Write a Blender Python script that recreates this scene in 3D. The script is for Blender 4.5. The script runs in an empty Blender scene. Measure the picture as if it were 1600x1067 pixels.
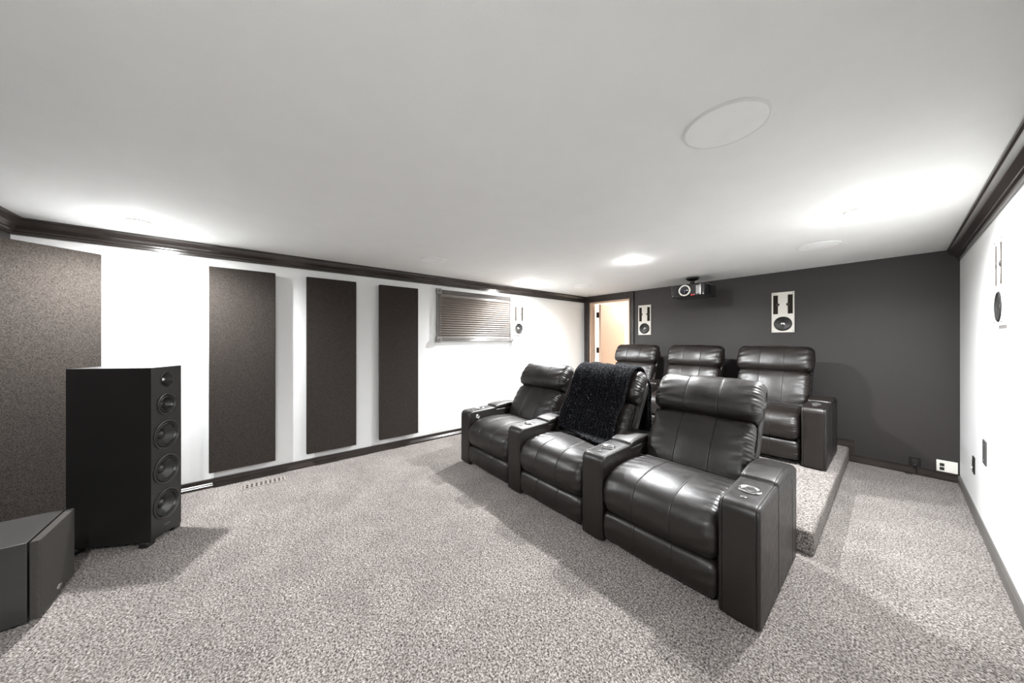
import bpy, bmesh, math, random
from mathutils import Vector, Matrix
random.seed(7)
PI = math.pi
S = bpy.context.scene
C = S.collection

# ------------------------------------------------------------------ camera, world, exposure
CAM_H = 1.29
cam = bpy.data.cameras.new('camera'); camo = bpy.data.objects.new('camera', cam); C.objects.link(camo)
camo.location = (0, 0, CAM_H); camo.rotation_euler = (PI/2, 0, math.atan2(.7735, .6337))
cam.sensor_width = 36; cam.lens = 488.3*36/1600; cam.shift_y = -2/1600; cam.clip_start = .02
S.camera = camo
S.view_settings.view_transform = 'Standard'; S.view_settings.look = 'None'
S.view_settings.gamma = 1; S.view_settings.use_curve_mapping = False
S.view_settings.exposure = 2.24
w = bpy.data.worlds.new('world'); S.world = w; w.use_nodes = True
w.node_tree.nodes['Background'].inputs[0].default_value = (.05, .05, .05, 1)
w.node_tree.nodes['Background'].inputs[1].default_value = .2
S.cycles.max_bounces = 12; S.cycles.diffuse_bounces = 8; S.cycles.glossy_bounces = 4
S.cycles.sample_clamp_indirect = 6; S.cycles.use_denoising = True
S.cycles.caustics_reflective = False; S.cycles.caustics_refractive = False

# room (metres; the camera stands at x=y=0)
XL, XR, YF, YB, ZC = -3.80, .381, -1.29, 4.923, CAM_H+.828
RY, RZ, RX = 2.56, .15, -.30          # riser front, height, right side
LAMP_W = 68.0                          # power of each ceiling lamp
HALL_W = 17.0

# ------------------------------------------------------------------ materials
def newmat(name):
    m = bpy.data.materials.new(name); m.use_nodes = True
    nt = m.node_tree; b = nt.nodes['Principled BSDF']
    return m, nt, b
def noise(nt, scale, detail=3, rough=.5, coord='Object'):
    tc = nt.nodes.new('ShaderNodeTexCoord'); n = nt.nodes.new('ShaderNodeTexNoise')
    n.inputs['Scale'].default_value = scale; n.inputs['Detail'].default_value = detail
    n.inputs['Roughness'].default_value = rough
    nt.links.new(tc.outputs[coord], n.inputs['Vector'])
    return n
def ramp(nt, src, stops):
    r = nt.nodes.new('ShaderNodeValToRGB'); e = r.color_ramp.elements
    while len(e) < len(stops): e.new(.5)
    for k, (p, c) in enumerate(stops):
        e[k].position = p; e[k].color = (*c, 1)
    nt.links.new(src, r.inputs[0]); return r
def bump(nt, b, src, strength, dist, prev=None):
    n = nt.nodes.new('ShaderNodeBump'); n.inputs['Strength'].default_value = strength
    n.inputs['Distance'].default_value = dist
    nt.links.new(src, n.inputs['Height'])
    if prev: nt.links.new(prev.outputs[0], n.inputs['Normal'])
    nt.links.new(n.outputs[0], b.inputs['Normal']); return n
def simple(name, col, rough=.5, metal=0, bs=None, spec=.5, var=.06, coat=0):
    m, nt, b = newmat(name)
    b.inputs['Roughness'].default_value = rough; b.inputs['Metallic'].default_value = metal
    b.inputs['Specular IOR Level'].default_value = spec; b.inputs['Coat Weight'].default_value = coat
    n = noise(nt, 6, 4)
    r = ramp(nt, n.outputs[0], [(.3, [c*(1-var) for c in col]), (.7, [min(1, c*(1+var)) for c in col])])
    nt.links.new(r.outputs[0], b.inputs['Base Color'])
    if bs: bump(nt, b, noise(nt, bs[0], 3).outputs[0], bs[1], bs[2])
    return m
def emis(name, col, s):
    m, nt, b = newmat(name)
    b.inputs['Base Color'].default_value = (*col, 1)
    b.inputs['Emission Color'].default_value = (*col, 1); b.inputs['Emission Strength'].default_value = s
    return m

M = {}
M['white_wall'] = simple('white wall paint', (.74, .745, .74), .55, bs=(220, .12, .002), var=.012)
M['ceiling'] = simple('ceiling paint', (.88, .885, .875), .8, bs=(260, .2, .002), var=.012)
M['dark_wall'] = simple('charcoal wall paint', (.030, .0252, .0250), .5, bs=(220, .15, .002), var=.03)
M['trim'] = simple('dark stained trim', (.034, .027, .024), .24, bs=(60, .05, .002), var=.2)
M['grey_trim'] = simple('taupe satin trim', (.10, .094, .088), .4, var=.05)
M['hall_wall'] = simple('warm white hall paint', (.85, .83, .80), .6, var=.01)
M['door_paint'] = simple('cream door paint', (.52, .39, .31), .5, var=.01)
M['black'] = simple('black satin', (.010, .0095, .009), .42, bs=(500, .2, .001), var=.1)
M['black_soft'] = simple('matte black', (.012, .011, .010), .7, var=.1)
M['cone'] = simple('speaker cone', (.014, .0135, .013), .4, var=.1)
M['rubber'] = simple('gloss rubber surround', (.012, .012, .012), .3)
M['baffle_white'] = simple('ivory plastic', (.74, .71, .65), .45, var=.02)
M['slot'] = simple('taupe ribbon mesh', (.030, .025, .021), .9, spec=.05, bs=(900, .6, .002))
M['chrome'] = simple('chrome', (.78, .78, .78), .18, 1)
M['silver'] = simple('brushed silver', (.85, .85, .84), .3, 1)
M['dark_plastic'] = simple('grey plastic', (.025, .024, .023), .35)
M['grey_plastic'] = simple('grey switch plastic', (.075, .075, .073), .4)
M['white_plastic'] = simple('white plastic', (.82, .80, .74), .4)
M['brass'] = simple('dark bronze', (.06, .04, .03), .35, .8)
M['vent'] = simple('beige metal', (.27, .24, .22), .45)
M['lamp'] = emis('lamp lens', (1, .99, .97), 115)
M['hall_lamp'] = emis('hall lamp diffuser', (1, .9, .75), 5)
M['led_red'] = emis('red indicator', (1, .03, .05), 4)
M['ring'] = simple('white lens ring', (.95, .93, .85), .3)

def mat_leather():
    m, nt, b = newmat('espresso leather')
    n = noise(nt, 9, 4)
    r = ramp(nt, n.outputs[0], [(.3, (.0048, .0028, .0020)), (.7, (.0080, .0050, .0038))])
    nt.links.new(r.outputs[0], b.inputs['Base Color'])
    rr = ramp(nt, noise(nt, 30, 3).outputs[0], [(.3, (.38,)*3), (.7, (.46,)*3)])
    nt.links.new(rr.outputs[0], b.inputs['Roughness'])
    b.inputs['Specular IOR Level'].default_value = .62
    v = nt.nodes.new('ShaderNodeTexVoronoi'); v.inputs['Scale'].default_value = 420
    tc = nt.nodes.new('ShaderNodeTexCoord'); nt.links.new(tc.outputs['Object'], v.inputs['Vector'])
    p = bump(nt, b, v.outputs['Distance'], .12, .001)
    n2 = noise(nt, 16, 3, .55)
    bump(nt, b, n2.outputs[0], .13, .012, p)
    return m
M['leather'] = mat_leather()

def mat_carpet():
    m, nt, b = newmat('taupe shag carpet')
    n1 = noise(nt, 130, 3, .65); n1.inputs['Distortion'].default_value = .6
    r = ramp(nt, n1.outputs[0], [(.36, (.02, .015, .013)), (.45, (.15, .125, .112)), (.53, (.33, .295, .272)), (.63, (.58, .54, .515))])
    n2 = noise(nt, 3.2, 4, .6)
    r2 = ramp(nt, n2.outputs[0], [(.35, (.84,)*3), (.65, (1.1,)*3)])
    mx = nt.nodes.new('ShaderNodeMix'); mx.data_type = 'RGBA'; mx.blend_type = 'MULTIPLY'
    mx.inputs[0].default_value = 1
    nt.links.new(r.outputs[0], mx.inputs[6]); nt.links.new(r2.outputs[0], mx.inputs[7])
    nt.links.new(mx.outputs[2], b.inputs['Base Color'])
    b.inputs['Roughness'].default_value = 1; b.inputs['Specular IOR Level'].default_value = .1
    b.inputs['Sheen Weight'].default_value = .15
    bump(nt, b, n1.outputs[0], 1.0, .018)
    return m
M['carpet'] = mat_carpet()

def mat_fabric(name, c0, c1, scale):
    m, nt, b = newmat(name)
    n = noise(nt, scale, 3, .7)
    r = ramp(nt, n.outputs[0], [(.35, c0), (.65, c1)])
    nt.links.new(r.outputs[0], b.inputs['Base Color'])
    b.inputs['Roughness'].default_value = .95; b.inputs['Specular IOR Level'].default_value = .15
    bump(nt, b, n.outputs[0], .6, .003)
    return m
M['panel_fabric'] = mat_fabric('brown acoustic fabric', (.0105, .0084, .007), (.052, .044, .0385), 230)
M['grille'] = mat_fabric('speaker grille cloth', (.03, .028, .026), (.075, .069, .064), 420)
M['blind'] = simple('taupe pleated blind', (.11, .092, .08), .35, var=.08)
M['sub_top'] = simple('satin charcoal vinyl', (.030, .028, .027), .32, bs=(400, .15, .001), spec=.8)

def mat_blanket():
    m, nt, b = newmat('black chenille')
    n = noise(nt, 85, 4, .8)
    r = ramp(nt, n.outputs[0], [(.46, (.0012, .0012, .0016)), (.60, (.006, .0065, .009)), (.70, (.30, .30, .36))])  # palest stop paints the pile's bluish specular glints into the base colour
    nt.links.new(r.outputs[0], b.inputs['Base Color'])
    b.inputs['Roughness'].default_value = .85; b.inputs['Specular IOR Level'].default_value = .15
    b.inputs['Sheen Weight'].default_value = .03; b.inputs['Sheen Tint'].default_value = (.6, .65, .8, 1)
    b.inputs['Sheen Roughness'].default_value = .4
    bump(nt, b, n.outputs[0], .9, .006)
    return m
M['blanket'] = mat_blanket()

# ------------------------------------------------------------------ mesh helpers
class MB:
    def __init__(s): s.v = []; s.f = []
    def add(s, vs, fs):
        k = len(s.v); s.v += [tuple(p) for p in vs]; s.f += [tuple(i+k for i in f) for f in fs]; return s
    def box(s, x0, x1, y0, y1, z0, z1):
        vs = [(x, y, z) for z in (z0, z1) for y in (y0, y1) for x in (x0, x1)]
        return s.add(vs, [(0, 2, 3, 1), (4, 5, 7, 6), (0, 1, 5, 4), (2, 6, 7, 3), (0, 4, 6, 2), (1, 3, 7, 5)])
    def lathe(s, prof, c, axis='z', n=32, closed_ends=True):
        # prof: (radius, height along axis)
        c = Vector(c); vs = []; fs = []
        for r, h in prof:
            for k in range(n):
                a = 2*PI*k/n; u, v_ = r*math.cos(a), r*math.sin(a)
                p = {'z': (u, v_, h), 'y': (u, h, v_), 'x': (h, u, v_)}[axis]
                vs.append(c+Vector(p))
        for i in range(len(prof)-1):
            for k in range(n):
                k2 = (k+1) % n
                fs.append((i*n+k, i*n+k2, (i+1)*n+k2, (i+1)*n+k))
        if closed_ends:
            fs.append(tuple(range(n))[::-1]); fs.append(tuple(range((len(prof)-1)*n, len(prof)*n)))
        return s.add(vs, fs)
    def sweep(s, prof, a, b, closed=True):
        # prof: list of 3-vectors offsets; swept from a to b
        n = len(prof); a = Vector(a); b = Vector(b)
        vs = [a+Vector(p) for p in prof]+[b+Vector(p) for p in prof]
        fs = [(k, (k+1) % n, n+(k+1) % n, n+k) for k in range(n)]
        fs += [tuple(range(n))[::-1], tuple(range(n, 2*n))]
        return s.add(vs, fs)
    def tube(s, pts, r, n=8):
        pts = [Vector(p) for p in pts]; vs = []; fs = []
        for i, p in enumerate(pts):
            d = (pts[min(i+1, len(pts)-1)]-pts[max(i-1, 0)]).normalized()
            u = d.cross(Vector((0, 0, 1)))
            if u.length < .1: u = d.cross(Vector((1, 0, 0)))
            u.normalize(); w_ = d.cross(u)
            for k in range(n):
                a = 2*PI*k/n; vs.append(p+u*r*math.cos(a)+w_*r*math.sin(a))
        for i in range(len(pts)-1):
            for k in range(n):
                k2 = (k+1) % n; fs.append((i*n+k, i*n+k2, (i+1)*n+k2, (i+1)*n+k))
        fs += [tuple(range(n)), tuple(range((len(pts)-1)*n, len(pts)*n))[::-1]]
        return s.add(vs, fs)
    def build(s, name, mat, parent=None, bevel=0, smooth=35, seg=3):
        me = bpy.data.meshes.new(name); me.from_pydata(s.v, [], s.f)
        bm = bmesh.new(); bm.from_mesh(me); bmesh.ops.recalc_face_normals(bm, faces=bm.faces[:]); bm.to_mesh(me); bm.free()
        me.materials.append(M[mat] if isinstance(mat, str) else mat)
        for p in me.polygons: p.use_smooth = smooth > 0
        if smooth > 0: me.set_sharp_from_angle(angle=math.radians(smooth))
        o = bpy.data.objects.new(name, me); C.objects.link(o)
        if parent: o.parent = parent
        if bevel:
            b = o.modifiers.new('bevel', 'BEVEL'); b.width = bevel; b.segments = seg; b.limit_method = 'ANGLE'
            b.angle_limit = math.radians(40); b.harden_normals = False
        return o

def tag(o, label=None, cat=None, group=None, kind=None):
    if label: o['label'] = label
    if cat: o['category'] = cat
    if group: o['group'] = group
    if kind: o['kind'] = kind
    return o
def thing(name, label, cat, loc=(0, 0, 0), rz=0, group=None, kind=None):
    o = bpy.data.objects.new(name, None); C.objects.link(o); o.empty_display_size = .1
    o.location = loc; o.rotation_euler = (0, 0, rz)
    return tag(o, label, cat, group, kind)
def copy_tree(o, parent=None):
    c = o.copy(); C.objects.link(c); c.parent = parent
    for ch in list(o.children): copy_tree(ch, c)
    return c
def copy_thing(o, loc, rz, label):
    c = copy_tree(o); c.location = loc; c.rotation_euler = (0, 0, rz); c['label'] = label; return c

def rpoly(pts, rad, seg=6):
    """polygon with rounded corners; pts (a,b), rad per corner"""
    out = []; n = len(pts)
    for i in range(n):
        p = Vector(pts[i]); a = Vector(pts[i-1])-p; b = Vector(pts[(i+1) % n])-p
        r = rad[i] if isinstance(rad, (list, tuple)) else rad
        if r <= 0: out.append(tuple(p)); continue
        la, lb = a.length, b.length; a.normalize(); b.normalize()
        ang = a.angle(b); d = min(r/math.tan(ang/2), la*.49, lb*.49)
        p0 = p+a*d; p1 = p+b*d
        for k in range(seg+1):
            t = k/seg; q = (1-t)**2*p0+2*t*(1-t)*p+t*t*p1
            out.append((q.x, q.y))
    return out
def crom(pts, sub=12):
    out = []; n = len(pts); P = [Vector(p) for p in pts]
    for i in range(n):
        p0, p1, p2, p3 = P[i-1], P[i], P[(i+1) % n], P[(i+2) % n]
        for k in range(sub):
            t = k/sub
            q = .5*((2*p1)+(p2-p0)*t+(2*p0-5*p1+4*p2-p3)*t*t+(-p0+3*p1-3*p2+p3)*t**3)
            out.append((q.x, q.y))
    return out
def resample(pts, step):
    P = [Vector(p) for p in pts]; P.append(P[0]); L = [0]
    for i in range(1, len(P)): L.append(L[-1]+(P[i]-P[i-1]).length)
    n = max(12, int(L[-1]/step)); out = []; j = 0
    for k in range(n):
        d = L[-1]*k/n
        while L[j+1] < d: j += 1
        t = (d-L[j])/max(1e-9, L[j+1]-L[j]); out.append(P[j].lerp(P[j+1], t))
    return out, L[-1]

def cushion(mb, prof, wdt, R=.04, seams=(), crown=.01, puff=.004, pucker=0, step=.008, cx=0, groove=.006, sig=.005, seed=1, wrinkle=0, sparse=False, ends=(1, 1)):
    """closed side profile (y,z) carried across x with rounded ends, seam grooves and gathered ends"""
    rnd = random.Random(seed)
    P, per = resample(prof, step); n = len(P)
    area = sum(P[i-1].x*P[i].y-P[i].x*P[i-1].y for i in range(n)); sg = 1 if area > 0 else -1
    N = []
    for i in range(n):
        t = P[(i+2) % n]-P[i-2]; t.normalize(); N.append(Vector((t.y, -t.x))*sg)
    h = wdt/2; xs = set([-h, h])
    for k in range(1, 12):
        u = R*(1-math.cos(PI/2*k/11)); xs |= {-h+u, h-u}
    m = max(6, int((wdt-2*R)/.02))
    if sparse: m = 6
    for k in range(m+1): xs.add(-h+R+(wdt-2*R)*k/m)
    for s_ in seams:
        for k in range(-4, 5): xs.add(s_+k*sig*.7)
    if pucker:
        for k in range(1, 8): xs |= {-h+R+k*.009, h-R-k*.009}
    xs = sorted(xs); cuts = sorted([-h, *seams, h])
    ph = [rnd.uniform(0, 6.28) for _ in range(8)]
    cen = Vector((0, 0)); threads = {s_: [] for s_ in seams}
    for p in P: cen += p/n
    vs = []; fs = []
    for x in xs:
        u = h-abs(x); side = 0 if x < 0 else 1
        ins = 0
        if u < R: q = 1-u/R; ins += R*(1-math.sqrt(max(0, 1-q*q)))
        ins += crown*(2*x/wdt)**2
        for s_ in seams: ins += groove*math.exp(-((x-s_)/sig)**2)
        for a, b in zip(cuts, cuts[1:]):
            if a <= x <= b: ins -= puff*math.sin(PI*(x-a)/(b-a))**.6
        for i in range(n):
            s_ = per*i/n; d = ins
            if pucker:
                e = math.exp(-(u/.038)**1.5)*(.5+.5*math.sin(ph[side]+s_*9))
                d += pucker*e*(math.sin(s_*2*PI/.026+ph[2+side]+1.2*math.sin(s_*31+ph[4])))
                e2 = math.exp(-(u/.10)**2)
                d += pucker*.55*e2*math.sin(s_*2*PI/.07+ph[5]+u*25*(1 if side else -1))
            if wrinkle:
                d += wrinkle*math.sin(x*23+s_*14+ph[6])*math.sin(s_*19-x*9+ph[7])
            q = P[i]-N[i]*d
            vs.append((cx+x, q.x, q.y))
            if x in threads: threads[x].append((cx+x, *(q+N[i]*.0012)))
    mb.threads = list(threads.values())
    for j in range(len(xs)-1):
        for i in range(n):
            i2 = (i+1) % n; fs.append((j*n+i, j*n+i2, (j+1)*n+i2, (j+1)*n+i))
    for j, x, sgn in ((0, xs[0], -1), (len(xs)-1, xs[-1], 1)):
        ring = list(range(j*n, j*n+n))
        for sc, bl in ((.7, .004), (.35, .007)):
            k = len(vs)
            for i in range(n):
                v = vs[ring[i]]
                vs.append((x+cx+sgn*bl*(R > .03), cen.x+(Vector(vs[j*n+i][1:]).x-cen.x)*sc, cen.y+(vs[j*n+i][2]-cen.y)*sc))
            new = list(range(k, k+n))
            for i in range(n):
                i2 = (i+1) % n; fs.append((ring[i], ring[i2], new[i2], new[i]))
            ring = new
        k = len(vs); vs.append((x+cx+sgn*.008*(R > .03), cen.x, cen.y))
        for i in range(n): fs.append((ring[i], ring[(i+1) % n], k))
    mb.add(vs, fs); return mb

def rect_hole(mb, x0, x1, z0, z1, cx, cz, r, y, yb, n=40):
    """front face at y with a round hole of radius r, its wall running back to yb"""
    ang = sorted([2*PI*k/n for k in range(n)]+[math.atan2(zz-cz, xx-cx) % (2*PI) for xx in (x0, x1) for zz in (z0, z1)])
    vs = []; m = len(ang)
    for a in ang:
        c, s_ = math.cos(a), math.sin(a)
        tx = ((x1-cx)/c if c > 1e-9 else (x0-cx)/c if c < -1e-9 else 1e9)
        tz = ((z1-cz)/s_ if s_ > 1e-9 else (z0-cz)/s_ if s_ < -1e-9 else 1e9)
        t = min(tx, tz)
        vs += [(cx+c*t, y, cz+s_*t), (cx+c*r, y, cz+s_*r), (cx+c*r, yb, cz+s_*r)]
    fs = []
    for k in range(m):
        k2 = (k+1) % m
        fs += [(3*k, 3*k2, 3*k2+1, 3*k+1), (3*k+1, 3*k2+1, 3*k2+2, 3*k+2)]
    mb.add(vs, fs)

# ------------------------------------------------------------------ the setting
def struct(name, mb, mat, parent=None, **k):
    o = mb.build(name, mat, parent, **k)
    if not parent: o['kind'] = 'structure'
    return o
T = .12
struct('floor', MB().box(XL-T, XR+T, YF-T, YB+T, -.1, 0), 'carpet')
struct('ceiling', MB().box(XL-T, XR+T, YF-T, YB+T, ZC, ZC+.1), 'ceiling')
struct('wall_left', MB().box(XL-T, XL, YF-T, YB+T, 0, ZC), 'white_wall')
struct('wall_right', MB().box(XR, XR+T, YF-T, YB+T, 0, ZC), 'white_wall')
struct('wall_front', MB().box(XL, XR, YF-T, YF, 0, ZC), 'dark_wall')
DX0, DX1, DZ = -3.655, -2.835, 2.0     # door opening
mb = MB()
mb.box(DX1, XR, YB, YB+T, 0, ZC).box(XL, DX0, YB, YB+T, 0, ZC).box(DX0, DX1, YB, YB+T, DZ, ZC)
struct('wall_back', mb, 'dark_wall')

# crown mouldings
def crown_prof(sx, sy):
    pts = [(0, 0), (.072, 0), (.072, -.012), (.064, -.018), (.060, -.034), (.050, -.050), (.034, -.062), (.024, -.072), (.024, -.082), (.014, -.088), (.014, -.108), (0, -.108)]
    return [(sx*a, sy*a, b) for a, b in pts]
struct('trim_1', MB().sweep(crown_prof(1, 0), (XL, YF, ZC), (XL, YB, ZC)), 'trim', smooth=20)
struct('trim_2', MB().sweep(crown_prof(-1, 0), (XR, YF, ZC), (XR, YB, ZC)), 'trim', smooth=20)
struct('trim_3', MB().sweep(crown_prof(0, 1), (XL, YF, ZC), (XR, YF, ZC)), 'trim', smooth=20)
# baseboards
def base_prof(sx, sy, h=.075):
    pts = [(0, 0), (.026, 0), (.026, .020), (.020, .026), (.020, .034), (.014, .040), (.012, h-.014), (.017, h-.010), (.017, h), (0, h)]
    return [(sx*a, sy*a, b) for a, b in pts]
struct('baseboard_left', MB().sweep(base_prof(1, 0), (XL, YF, 0), (XL, RY, 0)).sweep(base_prof(1, 0), (XL, RY, RZ), (XL, YB, RZ)), 'trim', smooth=20)
struct('baseboard_right', MB().sweep([(-a, 0, b) for a, b in ((0, 0), (.014, 0), (.014, .06), (.006, .072), (0, .072))], (XR, YF, 0), (XR, YB-.026, 0)), 'grey_trim', smooth=20)
struct('baseboard_back', MB().sweep(base_prof(0, -1), (RX+.0, YB, 0), (XR, YB, 0)).sweep(base_prof(0, -1), (DX1+.07, YB, RZ), (RX+.035, YB, RZ))
       .box(RX-.0, RX+.035, YB-.02, YB, .075, RZ+.02), 'trim', smooth=20)
struct('baseboard_front', MB().sweep(base_prof(0, 1), (XL, YF, 0), (XR, YF, 0)), 'trim', smooth=20)

# riser under the back row
rs = thing('carpeted_riser', 'low platform under the back row covered in the same taupe carpet', 'platform', ((XL+RX)/2, RY, 0))
rs.location = (0, 0, 0)
pf = rpoly([(RY, 0), (YB-.003, 0), (YB-.003, RZ), (RY, RZ)], [0, 0, 0, .03])
mb = MB().sweep([(0, a, b) for a, b in pf], (XL, 0, 0), (RX, 0, 0))
mb.build('carpet_cover', 'carpet', rs, bevel=.018)

# doorway
struct('trim_4', MB().box(DX0-.085, DX0, YB-.022, YB, RZ, ZC).box(DX0-.02, DX0-.005, YB-.03, YB-.02, RZ, DZ+.005), 'trim', bevel=.004)
struct('trim_5', MB().box(DX1, DX1+.07, YB-.022, YB, RZ, ZC).box(DX1+.005, DX1+.02, YB-.03, YB-.02, RZ, DZ+.005), 'trim', bevel=.004)
struct('trim_6', MB().box(DX0-.09, DX1+.07, YB-.024, YB, DZ, ZC).box(DX0, DX1, YB-.032, YB-.022, DZ+.005, DZ+.02), 'trim', bevel=.004)
struct('trim_7', MB().box(DX0, DX0+.018, YB-.022, YB+T, RZ, DZ).box(DX1-.018, DX1, YB-.022, YB+T, RZ, DZ).box(DX0, DX1, YB-.022, YB+T, DZ-.018, DZ)
       .box(DX0+.018, DX0+.03, YB+.05, YB+.08, RZ, DZ-.018).box(DX1-.03, DX1-.018, YB+.05, YB+.08, RZ, DZ-.018), 'door_paint', bevel=.002)
d = thing('door_1', None, None, (DX0+.10, YB+T+.012, RZ), math.radians(-3), kind='structure')
mb = MB().box(0, .04, 0, .76, .01, DZ-RZ-.03)
mb.build('door_leaf', 'door_paint', d, bevel=.003)
for z in (.22, .95, 1.62):
    MB().box(-.045, 0, -.02, .012, z-.05, z+.05).lathe([(.008, z-.055), (.008, z+.055)], (-.01, -.012, 0), n=12).build('hinge', 'brass', d)
k = MB().lathe([(.026, 0), (.026, .006), (.010, .012), (.010, .04), (.024, .046), (.028, .058), (.02, .07), (.002, .072)], (.04, .70, .86), 'x', 20)
k.build('door_knob', 'brass', d)
# hall beyond the door
HY0, HY1, HX0, HX1 = YB+T, YB+2.3, XL-.75, DX1+.9
struct('wall_hall_end', MB().box(HX0, HX1, HY1, HY1+.1, 0, 2.3), 'hall_wall')
struct('wall_hall_left', MB().box(HX0-.1, HX0, HY0, HY1, 0, 2.3), 'hall_wall')
struct('wall_hall_right', MB().box(HX1, HX1+.1, HY0, HY1, 0, 2.3), 'hall_wall')
struct('ceiling_hall', MB().box(HX0, HX1, HY0, HY1, 2.25, 2.3), 'hall_wall')
struct('floor_hall', MB().box(HX0, HX1, HY0, HY1, RZ-.05, RZ), 'carpet')
struct('wall_hall_front', MB().box(HX0, XL-T, HY0-.02, HY0, 0, 2.3).box(XL-T, DX0, HY0, HY0+.002, 0, 2.3).box(DX1, HX1, HY0, HY0+.002, 0, 2.3).box(DX0, DX1, HY0, HY0+.002, DZ, 2.3), 'hall_wall')
hl = thing('hall_ceiling_light', 'round ceiling light in the hallway beyond the open door', 'ceiling light', (DX1-.05, YB+1.75, 2.25))
MB().lathe([(.13, 0), (.13, -.02), (.11, -.05), (.04, -.06), (.002, -.062)], (0, 0, 0), 'z', 32).build('diffuser', 'hall_lamp', hl)
L = bpy.data.lights.new('hall lamp light', 'POINT'); L.energy = HALL_W; L.color = (1, .90, .78); L.shadow_soft_size = .12
lo = bpy.data.objects.new('lamp_light', L); C.objects.link(lo); lo.parent = hl; lo.location = (0, 0, -.22)

# ------------------------------------------------------------------ ceiling lamps and ceiling speakers
def downlight(x, y, label, power=1):
    t = thing('recessed_downlight', label, 'ceiling light', (x, y, ZC), group='recessed lamps in the ceiling')
    MB().lathe([(.044, -.001), (.044, -.006), (.048, -.009), (.058, -.006), (.061, 0)], (0, 0, 0), 'z', 32, False).build('trim_ring', 'white_plastic', t)
    MB().lathe([(.044, 0), (.043, -.010), (.036, -.020), (.022, -.027), (.001, -.029)], (0, 0, 0), 'z', 24).build('lens', 'lamp', t)
    L = bpy.data.lights.new('downlight', 'SPOT'); L.energy = LAMP_W*power; L.spot_size = math.radians(170); L.spot_blend = .9
    L.shadow_soft_size = .022; L.color = (.965, .985, 1)
    o = bpy.data.objects.new('lamp_light', L); C.objects.link(o); o.parent = t; o.location = (0, 0, -.07)
    return t
downlight(-3.34, -.63, 'bright recessed ceiling lamp nearest the tower speaker, beside the left crown moulding')
downlight(-3.34, 3.05, 'small bright recessed ceiling lamp in front of the crown moulding beyond the framed window')
downlight(-1.73, 3.04, 'bright recessed ceiling lamp just left of the projector')
downlight(-.146, 2.98, 'largest bright recessed ceiling lamp, near the right wall crown', .8)
downlight(-.146, -.63, 'recessed ceiling lamp by the right wall, nearest the front wall', .72)

sp0 = thing('ceiling_speaker', 'large round white ceiling speaker nearest the camera', 'speaker', (-.412, 1.40, ZC), group='round ceiling speakers')
MB().lathe([(.143, 0), (.143, -.004), (.138, -.007), (.134, -.007), (.134, -.004)], (0, 0, 0), 'z', 64, False).build('rim', 'white_wall', sp0)
MB().lathe([(.134, 0), (.134, -.006), (.08, -.008), (.001, -.009)], (0, 0, 0), 'z', 64).build('grille', simple('white speaker grille', (.97, .97, .96), .6, bs=(700, .5, .001)), sp0)
copy_thing(sp0, (-.42, 3.82, ZC), 0, 'round white ceiling speaker to the left below the largest lamp')
copy_thing(sp0, (-3.03, 1.43, ZC), 0, 'round white ceiling speaker above the framed window')
copy_thing(sp0, (-3.02, 3.86, ZC), 0, 'faint round white ceiling speaker in front of the doorway')

# ------------------------------------------------------------------ acoustic panels
def acoustic_panel(loc, rz, label, gap=.03):
    t = thing('acoustic_panel', label, 'acoustic panel', loc, rz, 'fabric acoustic panels on the wall')
    # local: face towards -y, centred on x, bottom at z=0
    MB().box(-.229, .229, -gap-.045, -gap, 0, 1.785).build('fabric_cover', 'panel_fabric', t, bevel=.006)
    for z in (.05, 1.66): MB().box(-.19, .19, -gap, 0, z, z+.04).build('mounting_strip', 'white_plastic', t)
    return t
PZ = .143
acoustic_panel((XL, -.085, PZ), PI/2, 'tall brown fabric panel nearest the tower speaker on the left wall')
acoustic_panel((XL, .622, PZ), PI/2, 'tall brown fabric panel between two others, middle of the three on the left wall')
acoustic_panel((XL, 1.325, PZ), PI/2, 'narrow-looking brown fabric panel closest to the framed window')
# diagonal corner panel: runs from (-3.79,-.92) towards (-3.53,-1.29)
dx, dy = .58, -.815
t = thing('acoustic_panel', 'large brown fabric panel set diagonally across the corner behind the tower speaker', 'acoustic panel', (0, 0, 0), 0, 'fabric acoustic panels on the wall')
cx_, cy_ = -3.79+.225*dx, -.92+.225*dy
t.location = (cx_, cy_, .01); t.rotation_euler = (0, 0, math.atan2(-dy, -dx) - PI)
MB().box(-.225, .225, 0, .05, 0, 1.92).build('fabric_cover', 'panel_fabric', t, bevel=.006)

# ------------------------------------------------------------------ framed window with blind
FY0, FY1, FZ0, FZ1 = 1.823, 3.115, 1.270, 1.965
wn = thing('window_1', None, None, (XL, (FY0+FY1)/2, FZ0), PI/2, kind='structure')
W, Hh, fw = FY1-FY0, FZ1-FZ0, .062
def ribs(base, wd, th):      # fluted moulding profile across its width
    pts = [(0, 0)]; n = 3
    for k in range(n):
        a = wd*k/n; b_ = wd*(k+1)/n
        for j in range(7):
            q = j/6; pts.append((a+(b_-a)*q, th*(.45+.55*math.sin(PI*q)**.7)))
    pts.append((wd, 0)); return pts
rp = ribs(0, fw*.86, .036)
off = fw*.07
M['frame_paint'] = simple('glossy taupe frame', (.20, .19, .182), .2, coat=.4)
for nm, z0 in (('frame_rail', off), ('frame_rail', Hh-fw+off)):
    MB().sweep([(0, -b_, z0+a) for a, b_ in rp], (-W/2+fw, 0, 0), (W/2-fw, 0, 0)).build(nm, 'frame_paint', wn, smooth=25)
for x0 in (-W/2+off, W/2-fw+off):
    MB().sweep([(x0+a, -b_, 0) for a, b_ in rp], (0, 0, fw), (0, 0, Hh-fw)).build('frame_stile', 'frame_paint', wn, smooth=25)
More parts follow.
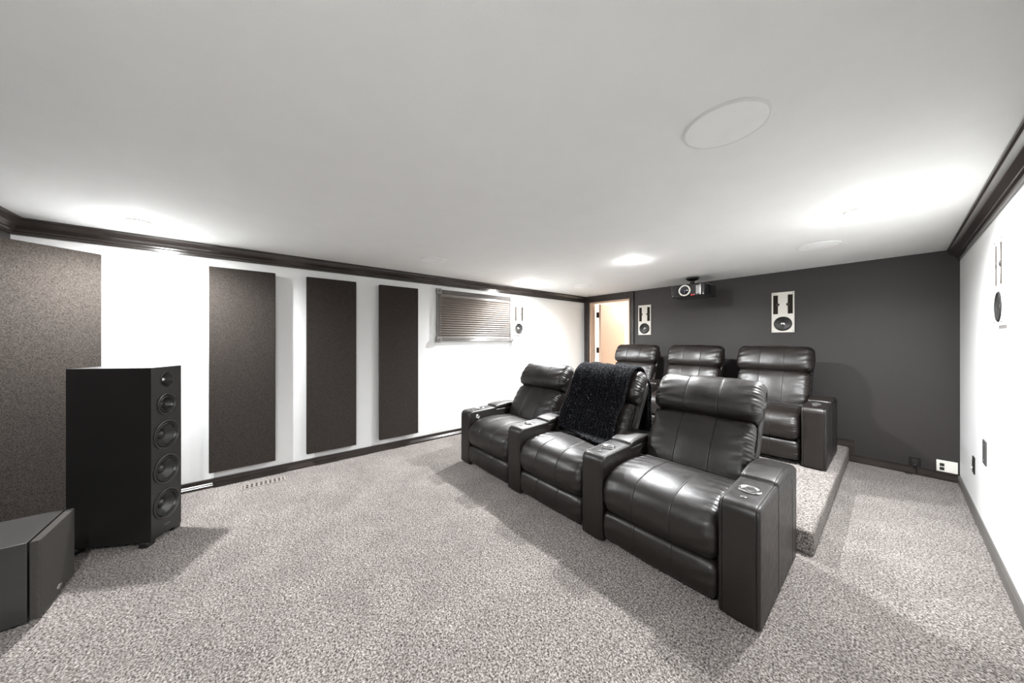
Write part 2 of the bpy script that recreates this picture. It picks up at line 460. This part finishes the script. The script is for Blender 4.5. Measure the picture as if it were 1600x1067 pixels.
for x0 in (-W/2, W/2-fw):
    for z0 in (0, Hh-fw):
        mb = MB().box(x0-.003, x0+fw+.003, -.042, 0, z0-.003, z0+fw+.003)
        mb.lathe([(.026, -.042), (.026, -.048), (.021, -.052), (.017, -.045), (.012, -.045), (.008, -.056), (.001, -.058)], (x0+fw/2, 0, z0+fw/2), 'y', 24)
        mb.build('corner_block', 'frame_paint', wn, bevel=.002)
bl = thing('pleated_blind', 'closed taupe pleated blind inside the grey framed window', 'blind', (XL, (FY0+FY1)/2, FZ0+fw), PI/2)
bh = Hh-2*fw; n = 34; prof = []
for k in range(n+1): prof.append((-(.010 if k % 2 else .022), .0+bh*.93*k/n))
prof = prof+[(-.003, bh*.93), (-.003, 0)]
MB().sweep([(0, a, b_) for a, b_ in prof], (-W/2+fw, 0, 0), (W/2-fw, 0, 0)).build('pleats', 'blind', bl, smooth=0)
MB().box(-W/2+fw, W/2-fw, -.03, -.003, bh*.93, bh).build('headrail', 'blind', bl, bevel=.003)

# ------------------------------------------------------------------ in-wall speakers
def inwall():
    t = thing('in_wall_speaker', '', 'speaker', (0, 0, 0), 0, 'in-wall speakers with bare baffles')
    # local: on the wall plane y=0 facing -y, centred x, bottom z=0; 0.21 x 0.485
    w2, h, y1 = .105, .485, -.014
    mb = MB()
    rect_hole(mb, -w2+.006, w2-.006, .006, .2, 0, .103, .086, y1, -.002)
    # upper part: centre plate and rims around two slots
    for (a, b_, c, e) in ((-.045, .045, .2, h-.006), (-w2+.006, -.045, .2, .222), (.045, w2-.006, .2, .222), (-w2+.006, -.045, h-.035, h-.006), (.045, w2-.006, h-.035, h-.006),
                          (-w2+.006, -w2+.014, .222, h-.035), (w2-.014, w2-.006, .222, h-.035)):
        mb.box(a, b_, y1, -.004, c, e)
    for a, b_, c, e in ((-w2, w2, 0, .006), (-w2, w2, h-.006, h), (-w2, -w2+.006, .006, h-.006), (w2-.006, w2, .006, h-.006)):
        mb.box(a, b_, y1-.001, 0, c, e)
    mb.build('baffle', 'baffle_white', t, smooth=20)
    for sx in (-1, 1):
        m2 = MB().box(*sorted((sx*.046, sx*(w2-.015))), -.0132, -.002, .223, h-.036)
        # curved fin
        pr = []
        for k in range(13):
            q = k/12; pr.append((.223+(h-.259)*q, .012*math.sin(PI*q)))
        vs = []
        for z, e in pr: vs += [(sx*.047, -.0134, z), (sx*(.056+e), -.0155, z), (sx*.088, -.0134, z)]
        fs = []
        for k in range(12):
            a = 3*k; fs += [(a, a+1, a+4, a+3), (a+1, a+2, a+5, a+4)]
        m2.add(vs, fs)
        m2.build('ribbon_slot', 'slot', t)
        MB().lathe([(.001, -.018), (.013, -.018), (.018, -.014), (.018, -.004)], (sx*.048, 0, .335), 'y', 20).build('waveguide_button', 'dark_plastic', t)
    MB().lathe([(.087, -.006), (.086, -.015), (.080, -.019), (.073, -.017), (.068, -.012)], (0, 0, .103), 'y', 40, False).build('surround', 'rubber', t)
    MB().lathe([(.069, -.013), (.05, -.008), (.024, -.003), (.024, -.002)], (0, 0, .103), 'y', 40, False).build('cone', 'cone', t)
    MB().lathe([(.024, -.003), (.020, -.009), (.010, -.014), (.001, -.016)], (0, 0, .103), 'y', 24).build('dust_cap', 'chrome', t)
    for sx in (-.092, .092):
        for z in (.018, h-.018): MB().lathe([(.004, -.013), (.004, -.017), (.001, -.018)], (sx, 0, z), 'y', 10).build('screw', 'dark_plastic', t)
    return t
isp = inwall(); isp['label'] = 'ivory in-wall speaker on the charcoal wall right of the projector'
isp.location = (-.845, YB, 1.385)
copy_thing(isp, (-2.578, YB, 1.378), 0, 'ivory in-wall speaker on the charcoal wall beside the doorway')
copy_thing(isp, (XL, 3.245, 1.372), PI/2, 'white in-wall speaker beside the framed window on the left wall')
copy_thing(isp, (XR, 3.17, 1.372), -PI/2, 'white in-wall speaker seen edge-on on the right wall')

# ------------------------------------------------------------------ projector
pj = thing('ceiling_projector', 'black projector with a white lens ring hung from the ceiling', 'projector', (-1.69, 4.48, ZC))
pf = rpoly([(-.215, -.19), (.215, -.19), (.215, .20), (-.215, .20)], [.06, .06, .03, .03], 8)
M['gloss_black'] = simple('gloss black plastic', (.012, .012, .013), .16, coat=.3)
MB().sweep([(a, b_, 0) for a, b_ in pf], (0, 0, -.265), (0, 0, -.108)).build('housing', 'gloss_black', pj, bevel=.012)
MB().lathe([(.070, -.185), (.070, -.206), (.065, -.210), (.056, -.206), (.056, -.188)], (-.02, 0, -.187), 'y', 36, False).build('lens_ring', 'ring', pj)
MB().lathe([(.056, -.185), (.055, -.197), (.03, -.203), (.001, -.205)], (-.02, 0, -.187), 'y', 32).build('lens', simple('lens glass', (.02, .02, .03), .06, coat=1), pj)
for k in range(4): MB().box(.213, .219, -.11+.03*k, -.095+.03*k, -.245, -.13).build('vent_slat', 'gloss_black', pj)
for k in range(3): MB().box(.115+.018*k, .123+.018*k, -.193, -.187, -.24, -.135).build('vent_slat', 'chrome', pj)
for a, b_ in ((.06, .075), (.086, .090)): MB().box(a, a+.005, -.193, -.188, -.253, -.249).build('indicator_light', 'led_red', pj)
mb = MB().lathe([(.075, 0), (.075, -.02), (.055, -.035), (.028, -.045), (.028, -.085), (.04, -.092), (.04, -.102)], (0, .0, 0), 'z', 28)
mb.box(-.10, .10, -.012, .012, -.108, -.099).box(-.012, .012, -.09, .09, -.108, -.099)
mb.build('ceiling_mount', 'black', pj, bevel=.002)
for x in (-.18, .18): MB().lathe([(.010, -.264), (.012, -.275), (.001, -.277)], (x, -.12, 0), 'z', 12).build('foot', 'black', pj)

# ------------------------------------------------------------------ tower speaker
TW, TD, TH = .2186, .427, 1.085
th = -.502; cth, sth = math.cos(th), math.sin(th)
fc = Vector((-2.934, -.506))+Vector((-cth, -sth))*TW/2+Vector((sth, -cth))*TD/2
tw = thing('tower_speaker', 'tall black floor-standing tower speaker with five exposed drivers', 'speaker', (fc.x, fc.y, 0), th+PI)
# local: front towards -y (world +y side after the turn)
zb = .032
MB().box(-TW/2, TW/2, -TD/2+.045, TD/2, zb, zb+TH).build('cabinet', 'black', tw)
mb = MB(); zs = [zb, .335, .56, .775, .955, zb+TH]
drv = [(.222, .092), (.447, .092), (.672, .092), (.873, .067), (1.033, .047)]
for (z0, z1), (zc, r) in zip(zip(zs, zs[1:]), drv): rect_hole(mb, -TW/2, TW/2, z0, z1, 0, zc, r, -TD/2, -TD/2+.04)
y0, y1 = -TD/2, -TD/2+.045
mb.add([(-TW/2, y0, zb), (-TW/2, y1, zb), (-TW/2, y1, zb+TH), (-TW/2, y0, zb+TH), (TW/2, y0, zb), (TW/2, y1, zb), (TW/2, y1, zb+TH), (TW/2, y0, zb+TH)],
       [(0, 1, 2, 3), (4, 7, 6, 5), (3, 2, 6, 7), (0, 4, 5, 1)])
mb.build('front_baffle', 'black', tw, smooth=20)
for zc, r in drv[:4]:
    f = MB().lathe([(r+.001, y0+.01), (r+.003, y0-.004), (r-.004, y0-.006), (r-.010, y0-.001), (r-.012, y0+.006)], (0, 0, zc), 'y', 48, False).build('driver_ring', 'dark_plastic', tw)
    MB().lathe([(r-.011, y0+.006), (r-.016, y0-.001), (r-.022, y0-.002), (r-.027, y0+.006)], (0, 0, zc), 'y', 48, False).build('surround', 'rubber', f)
    MB().lathe([(r-.026, y0+.005), (r*.45, y0+.026), (r*.28, y0+.036), (r*.27, y0+.037)], (0, 0, zc), 'y', 48, False).build('cone', 'cone', f)
    MB().lathe([(r*.30, y0+.034), (r*.24, y0+.026), (r*.12, y0+.021), (.001, y0+.019)], (0, 0, zc), 'y', 32).build('dust_cap', 'cone', f)
zc, r = drv[4]
f = MB().lathe([(r+.001, y0+.01), (r+.003, y0-.002), (r-.002, y0-.003), (r*.7, y0+.010), (r*.45, y0+.022), (.013, y0+.028)], (0, 0, zc), 'y', 48, False).build('tweeter_waveguide', 'rubber', tw)
MB().lathe([(.014, y0+.03), (.012, y0+.018), (.006, y0+.012), (.001, y0+.011)], (0, 0, zc), 'y', 24).build('tweeter_dome', 'chrome', f)
for z in zs[1:5]:
    for sx in (-.092, .092): MB().lathe([(.004, y0), (.004, y0-.0015), (.003, y0-.003), (.001, y0-.003)], (sx, 0, z-.01), 'y', 8).build('grille_pin', 'dark_plastic', tw)
MB().box(-.02, .02, y0-.002, y0+.001, .082, .090).build('badge', 'grey_plastic', tw)
for sx in (-1, 1):
    for sy in (-1, 1):
        MB().box(*sorted((sx*.065, sx*(TW/2+.012))), *sorted((sy*(TD/2-.06), sy*(TD/2-.01))), 0, zb+.001).build('foot', 'black', tw, bevel=.008)

# ------------------------------------------------------------------ subwoofer (low box with cloth grille)
sw = thing('subwoofer', 'low dark box speaker with a grey cloth grille on the carpet', 'speaker', (-2.667, -.98, 0), PI)
# local: grille towards -y => world +y ; x0..x1
MB().box(-.183, .183, -.178, .26, .012, .374).build('cabinet', 'sub_top', sw, bevel=.002)
pf = rpoly([(-.181, -.212), (.181, -.212), (.181, -.183), (-.181, -.183)], [.012, .012, 0, 0])
MB().sweep([(a, b_, 0) for a, b_ in pf], (0, 0, .016), (0, 0, .372)).build('grille', 'grille', sw, bevel=.004)
MB().box(-.022, .022, -.2145, -.2115, .045, .056).box(-.012, .002, -.2150, -.2120, .040, .062).build('badge', 'silver', sw, bevel=.001)
for sx in (-.15, .15):
    for sy in (-.14, .2): MB().lathe([(.018, 0), (.018, .013)], (sx, sy, 0), 'z', 16).build('foot', 'black', sw)

# ------------------------------------------------------------------ recliners
def frame_pt(al, s_, t):          # a point on the reclined back: s along the back, t forward of it
    return (.50+s_*math.sin(al)-t*math.cos(al), .42+s_*math.cos(al)+t*math.sin(al))
THREADS = {}
def KC(nm, *a, **k):
    mb = cushion(MB(), *a, **k); THREADS[nm] = mb.threads; return mb
def recliner(al, seed):
    t = thing('reclining_theatre_seat', '', 'recliner', (0, 0, 0), 0)
    sw_ = .632; se = (-sw_/6, sw_/6)
    # hidden base between the arms
    MB().box(-.315, .315, .06, .74, .03, .34).build('base_frame', 'black_soft', t, bevel=.01)
    seat = crom([(.02, .215), (-.025, .27), (-.030, .36), (.005, .43), (.08, .472), (.20, .490), (.34, .487), (.46, .475), (.56, .45), (.56, .33), (.30, .26), (.10, .215)], 12)
    mb = KC('seat_cushion', seat, sw_, R=.05, seams=se, crown=.010, puff=.002, pucker=.003, step=.006, seed=seed, wrinkle=.0012, groove=.0025, sig=.003)
    so = mb.build('seat_cushion', 'leather', t, smooth=60)
    MB().tube([(-.30, .405, .4845), (-.1, .400, .4915), (.1, .400, .4915), (.30, .405, .4845)], .0022, 6).build('cross_seam', 'black', so)
    foot = crom([(.02, .04), (-.008, .06), (-.018, .12), (-.014, .18), (.004, .212), (.05, .222), (.12, .215), (.13, .10), (.11, .04)], 10)
    KC('footrest', foot, sw_, R=.035, seams=se, crown=.006, puff=.002, pucker=.003, step=.006, seed=seed+1, wrinkle=.001, groove=.0025, sig=.003).build('footrest', 'leather', t, smooth=60)
    lum = [(-.05, -.03), (.01, -.02), (.042, .06), (.055, .16), (.052, .27), (.042, .35), (.012, .412), (-.045, .43), (-.09, .42), (-.095, .2), (-.08, .02)]
    lum = crom([frame_pt(al, b_, a) for a, b_ in lum], 12)
    KC('backrest', lum, .634, R=.055, seams=se, crown=.014, puff=.003, pucker=.0036, step=.006, seed=seed+2, wrinkle=.0025, groove=.0025, sig=.003).build('backrest', 'leather', t, smooth=60)
    hd = [(-.08, .418), (-.02, .405), (.035, .415), (.068, .455), (.076, .52), (.066, .60), (.036, .672), (-.018, .708), (-.07, .705), (-.105, .655), (-.11, .50)]
    hd = crom([frame_pt(al, b_, a) for a, b_ in hd], 12)
    KC('headrest', hd, .668, R=.062, seams=se, crown=.012, puff=.003, pucker=.0045, step=.006, seed=seed+3, wrinkle=.0025, groove=.0025, sig=.003).build('headrest', 'leather', t, smooth=60)
    sh = rpoly([(-.145, -.25), (-.06, -.25), (-.075, .60), (-.095, .655), (-.14, .60)], [.02, .02, .02, .02, .03])
    sh = [frame_pt(al, b_, a) for a, b_ in sh]
    cushion(MB(), sh, .640, R=.02, crown=0, puff=0, step=.012, sparse=True).build('back_shell', 'leather', t, smooth=50)
    for ch in list(t.children):
        if ch.name.split('.')[0] in THREADS:
            for pts in THREADS[ch.name.split('.')[0]]:
                MB().tube(pts+pts[:1], .0015, 5).build('seam', 'black_soft', ch)
    return t
def armrest(t, cx, inner):
    pts = [(0, .012), (.0, .545), (.335, .556), (.345, .535), (.80, .535), (.812, .012)]
    pr = rpoly(pts, [.01, .055, .012, .004, .05, .01], 8)
    a = cushion(MB(), pr, .164, R=.014, seams=(-.066, .066), crown=.001, puff=.002, step=.009, cx=0, groove=.0022, sig=.0025, sparse=False, seed=3).build('armrest', 'leather', t, smooth=50)
    a.location = (cx, 0, 0)
    lid = crom([(.335, .530), (.334, .552), (.350, .572), (.42, .584), (.52, .588), (.64, .580), (.74, .560), (.80, .525), (.79, .500), (.70, .535), (.45, .533)], 8)
    cushion(MB(), lid, .166, R=.016, seams=(-.067, .067), crown=.003, puff=.001, step=.008, groove=.002, sig=.0025, seed=5).build('storage_lid', 'leather', a, smooth=50)
    mb = MB().lathe([(.047, .5495), (.049, .5560), (.045, .5590), (.037, .5575), (.033, .5540), (.032, .5515)], (0, .185, 0), 'z', 40, False)
    mb.lathe([(.033, .5505), (.033, .5535), (.001, .5530)], (0, .185, 0), 'z', 32)
    mb.build('cup_holder', 'chrome', a)
    MB().lathe([(.014, .545), (.014, .5525), (.011, .5545), (.001, .5545)], (0, .085, 0), 'z', 20).build('touch_button', 'grey_plastic', a)
    mb = MB().lathe([(.026, inner*.081), (.026, inner*.087), (.020, inner*.089), (.017, inner*.087), (.001, inner*.087)], (0, .105, .49), 'x', 24)
    mb.lathe([(.008, inner*.086), (.007, inner*.090), (.001, inner*.090)], (0, .105, .498), 'x', 12)
    mb.lathe([(.008, inner*.086), (.007, inner*.090), (.001, inner*.090)], (0, .105, .482), 'x', 12)
    mb.build('control_dial', 'chrome', a)
    for sx in (-1, 1):
        mb = MB(); x = sx*.0818
        mb.tube([(x, .338, .535), (x, .338, .30), (x, .338, .02)], .0016, 6)
        mb.tube([(x, .42, .485), (x, .50, .512), (x, .60, .52), (x, .655, .50), (x, .675, .45), (x, .678, .25), (x, .678, .02)], .0014, 6)
        mb.build('seam', 'black_soft', a)
    return a
PITCH = .800; PITCH_BACK = .822
def make_row(al, seed, y, z, cxs, labels, group):
    AX = (cxs[0]-cxs[1])/2
    proto = recliner(al, seed); armrest(proto, AX, -1)
    proto.location = (cxs[0], y, z); proto['label'] = labels[0]; proto['group'] = group
    for k in (1, 2):
        c = copy_thing(proto, (cxs[k], y, z), 0, labels[k])
        if k == 2: last = c
    armrest(last, -AX, 1)
    return proto
make_row(math.radians(30), 11, 1.695, 0, (-.848, -.848-PITCH, -.848-2*PITCH),
         ['espresso leather recliner at the right end of the front row', 'front row leather recliner with the black blanket over its back',
          'espresso leather recliner at the left end of the front row nearest the white wall'], 'front row of leather recliners')
make_row(math.radians(21), 31, 3.80, RZ, (-.858, -.858-PITCH_BACK, -.858-2*PITCH_BACK),
         ['upright leather recliner at the right end of the back row on the riser', 'upright leather recliner in the middle of the back row',
          'upright leather recliner at the left end of the back row in front of the doorway'], 'back row of leather recliners on the riser')

# ------------------------------------------------------------------ throw blanket
def blanket():
    al = math.radians(30); rnd = random.Random(4)
    fp = lambda s_, t: frame_pt(al, s_, t)
    top = fp(.69, -.12)
    ctrl = [(.30, .492), (.37, .491), fp(.05, .085), fp(.14, .083), fp(.26, .080), fp(.37, .070), fp(.44, .088), fp(.52, .095), fp(.60, .086), fp(.67, .050), fp(.712, -.01), fp(.712, -.07),
            fp(.67, -.135), (top[0]+.075, .86), (top[0]+.085, .74), (top[0]+.08, .60), (top[0]+.085, .46), (top[0]+.08, .38)]
    P = [Vector(p) for p in ctrl]; dense = []
    for i in range(len(P)-1):
        p0 = P[max(i-1, 0)]; p1 = P[i]; p2 = P[i+1]; p3 = P[min(i+2, len(P)-1)]
        for k in range(10):
            t = k/10; dense.append(.5*((2*p1)+(p2-p0)*t+(2*p0-5*p1+4*p2-p3)*t*t+(-p0+3*p1-3*p2+p3)*t**3))
    dense.append(P[-1]); L = [0]
    for i in range(1, len(dense)): L.append(L[-1]+(dense[i]-dense[i-1]).length)
    def at(d):
        d = max(0, min(L[-1]-1e-6, d)); j = 0; lo, hi = 0, len(L)-1
        while hi-lo > 1:
            m = (lo+hi)//2
            if L[m] <= d: lo = m
            else: hi = m
        t = (d-L[lo])/(L[lo+1]-L[lo]); p = dense[lo].lerp(dense[lo+1], t)
        tg = (dense[lo+1]-dense[lo]).normalized(); return p, Vector((tg.y, -tg.x))*-1
    NX, NV = 150, 330; vs = []; fs = []
    x0, x1 = -.305, .27
    for j in range(NV+1):
        for i in range(NX+1):
            u = i/NX
            start = .16*(1-u)**1.2+.0
            d = start+(L[-1]-.05*math.sin(u*5)-start)*j/NV
            p, n = at(d)
            spread = -.010*(1-u)*max(0, 1-d/.45)+.03*u*max(0, 1-d/.35)*0
            x = x0+(x1-x0)*u+spread+.006*math.sin(d*14)
            rib = .012*abs(math.sin(PI*(u*19)))**.8
            tuft = .0055*abs(math.sin(d*2*PI/.030+(int(u*19) % 2)*PI/2))
            fold = .010*math.sin(u*13+d*5)*.5+.006*math.sin(u*27-d*7+1)
            amp = min(1, max(0, (d-.1)*5))
            off = .012+rib+tuft+(fold+.010)*amp+rnd.uniform(-.004, .004)
            q = p+n*off
            vs.append((x+rnd.uniform(-.001, .001), q.x, q.y))
    for j in range(NV):
        for i in range(NX):
            a = j*(NX+1)+i; fs.append((a, a+1, a+NX+2, a+NX+1))
    mb = MB().add(vs, fs)
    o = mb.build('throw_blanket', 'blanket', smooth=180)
    s_ = o.modifiers.new('thickness', 'SOLIDIFY'); s_.thickness = .010; s_.offset = -1
    o.location = (-.848-PITCH, 1.695, 0)
    tag(o, 'fluffy ribbed black throw blanket draped over the middle front recliner', 'blanket')
blanket()

# ------------------------------------------------------------------ wall plates, vent, cord
op = thing('wall_outlet', 'black power outlet with a plugged-in cord low on the charcoal wall', 'outlet', (.13, YB, .105))
MB().box(-.036, .036, -.006, 0, -.058, .058).build('cover_plate', 'black', op, bevel=.002)
MB().box(-.017, .017, -.009, -.005, -.034, .034).build('socket', 'dark_plastic', op, bevel=.002)
pg = MB().box(-.013, .013, -.035, -.009, -.030, -.004).build('plug', 'black', bevel=.004); pg.location = (.13, YB, .105)
pg.name = 'power_plug'
tag(pg, 'black power plug with cord in the black outlet by the riser', 'plug')
MB().tube([(0, -.033, -.017), (.008, -.045, -.03), (.012, -.045, -.06), (.004, -.042, -.09), (-.02, -.05, -.1), (-.06, -.06, -.1)], .0035, 8).build('cord', 'black', pg)
wp = thing('double_wall_plate', 'white double outlet plate in the corner of the charcoal wall', 'outlet', (.312, YB, .120))
MB().box(-.058, .058, -.006, 0, -.058, .058).build('cover_plate', 'white_plastic', wp, bevel=.002)
for z in (.018, -.018):
    MB().box(-.040, -.014, -.009, -.005, z-.014, z+.014).build('socket', 'dark_plastic', wp, bevel=.002)
MB().box(.012, .044, -.008, -.005, -.033, .033).build('blank_insert', 'white_plastic', wp, bevel=.001)
bp = thing('wall_outlet', 'small black outlet plate low on the white right wall', 'outlet', (XR, 4.13, .362), -PI/2)
MB().box(-.040, .040, -.006, 0, -.062, .062).build('cover_plate', 'black', bp, bevel=.002)
MB().box(-.017, .017, -.009, -.005, -.034, .034).build('socket', 'dark_plastic', bp, bevel=.002)
MB().lathe([(.006, -.008), (.005, -.014), (.001, -.014)], (0, 0, -.02), 'y', 12).build('connector', 'silver', bp)
gp = thing('blank_wall_plate', 'grey blank plate on the white right wall above the black outlet', 'wall plate', (XR, 3.69, .555), -PI/2)
MB().box(-.052, .052, -.006, 0, -.078, .078).build('cover_plate', 'grey_plastic', gp, bevel=.002)
for z in (.05, -.05): MB().lathe([(.003, -.006), (.003, -.008), (.001, -.008)], (0, 0, z), 'y', 10).build('screw', 'silver', gp)

fv = thing('floor_vent', 'small metal floor register in the carpet by the left baseboard', 'vent', (-3.60, .055, 0), PI/2)
mb = MB()
for a, b_, c, e in ((-.16, .16, -.055, -.042), (-.16, .16, .042, .055), (-.16, -.145, -.042, .042), (.145, .16, -.042, .042)): mb.box(a, b_, c, e, .0, .007)
mb.build('vent_frame', 'vent', fv, bevel=.002)
MB().box(-.145, .145, -.042, .042, .0005, .0015).build('duct', 'black_soft', fv)
for k in range(9): MB().box(-.145+.0322*k+.006, -.145+.0322*k+.022, -.042, .042, .003, .006).build('louvre', 'vent', fv)
MB().box(-.145, .145, -.005, .005, .003, .0065).build('cross_bar', 'vent', fv)
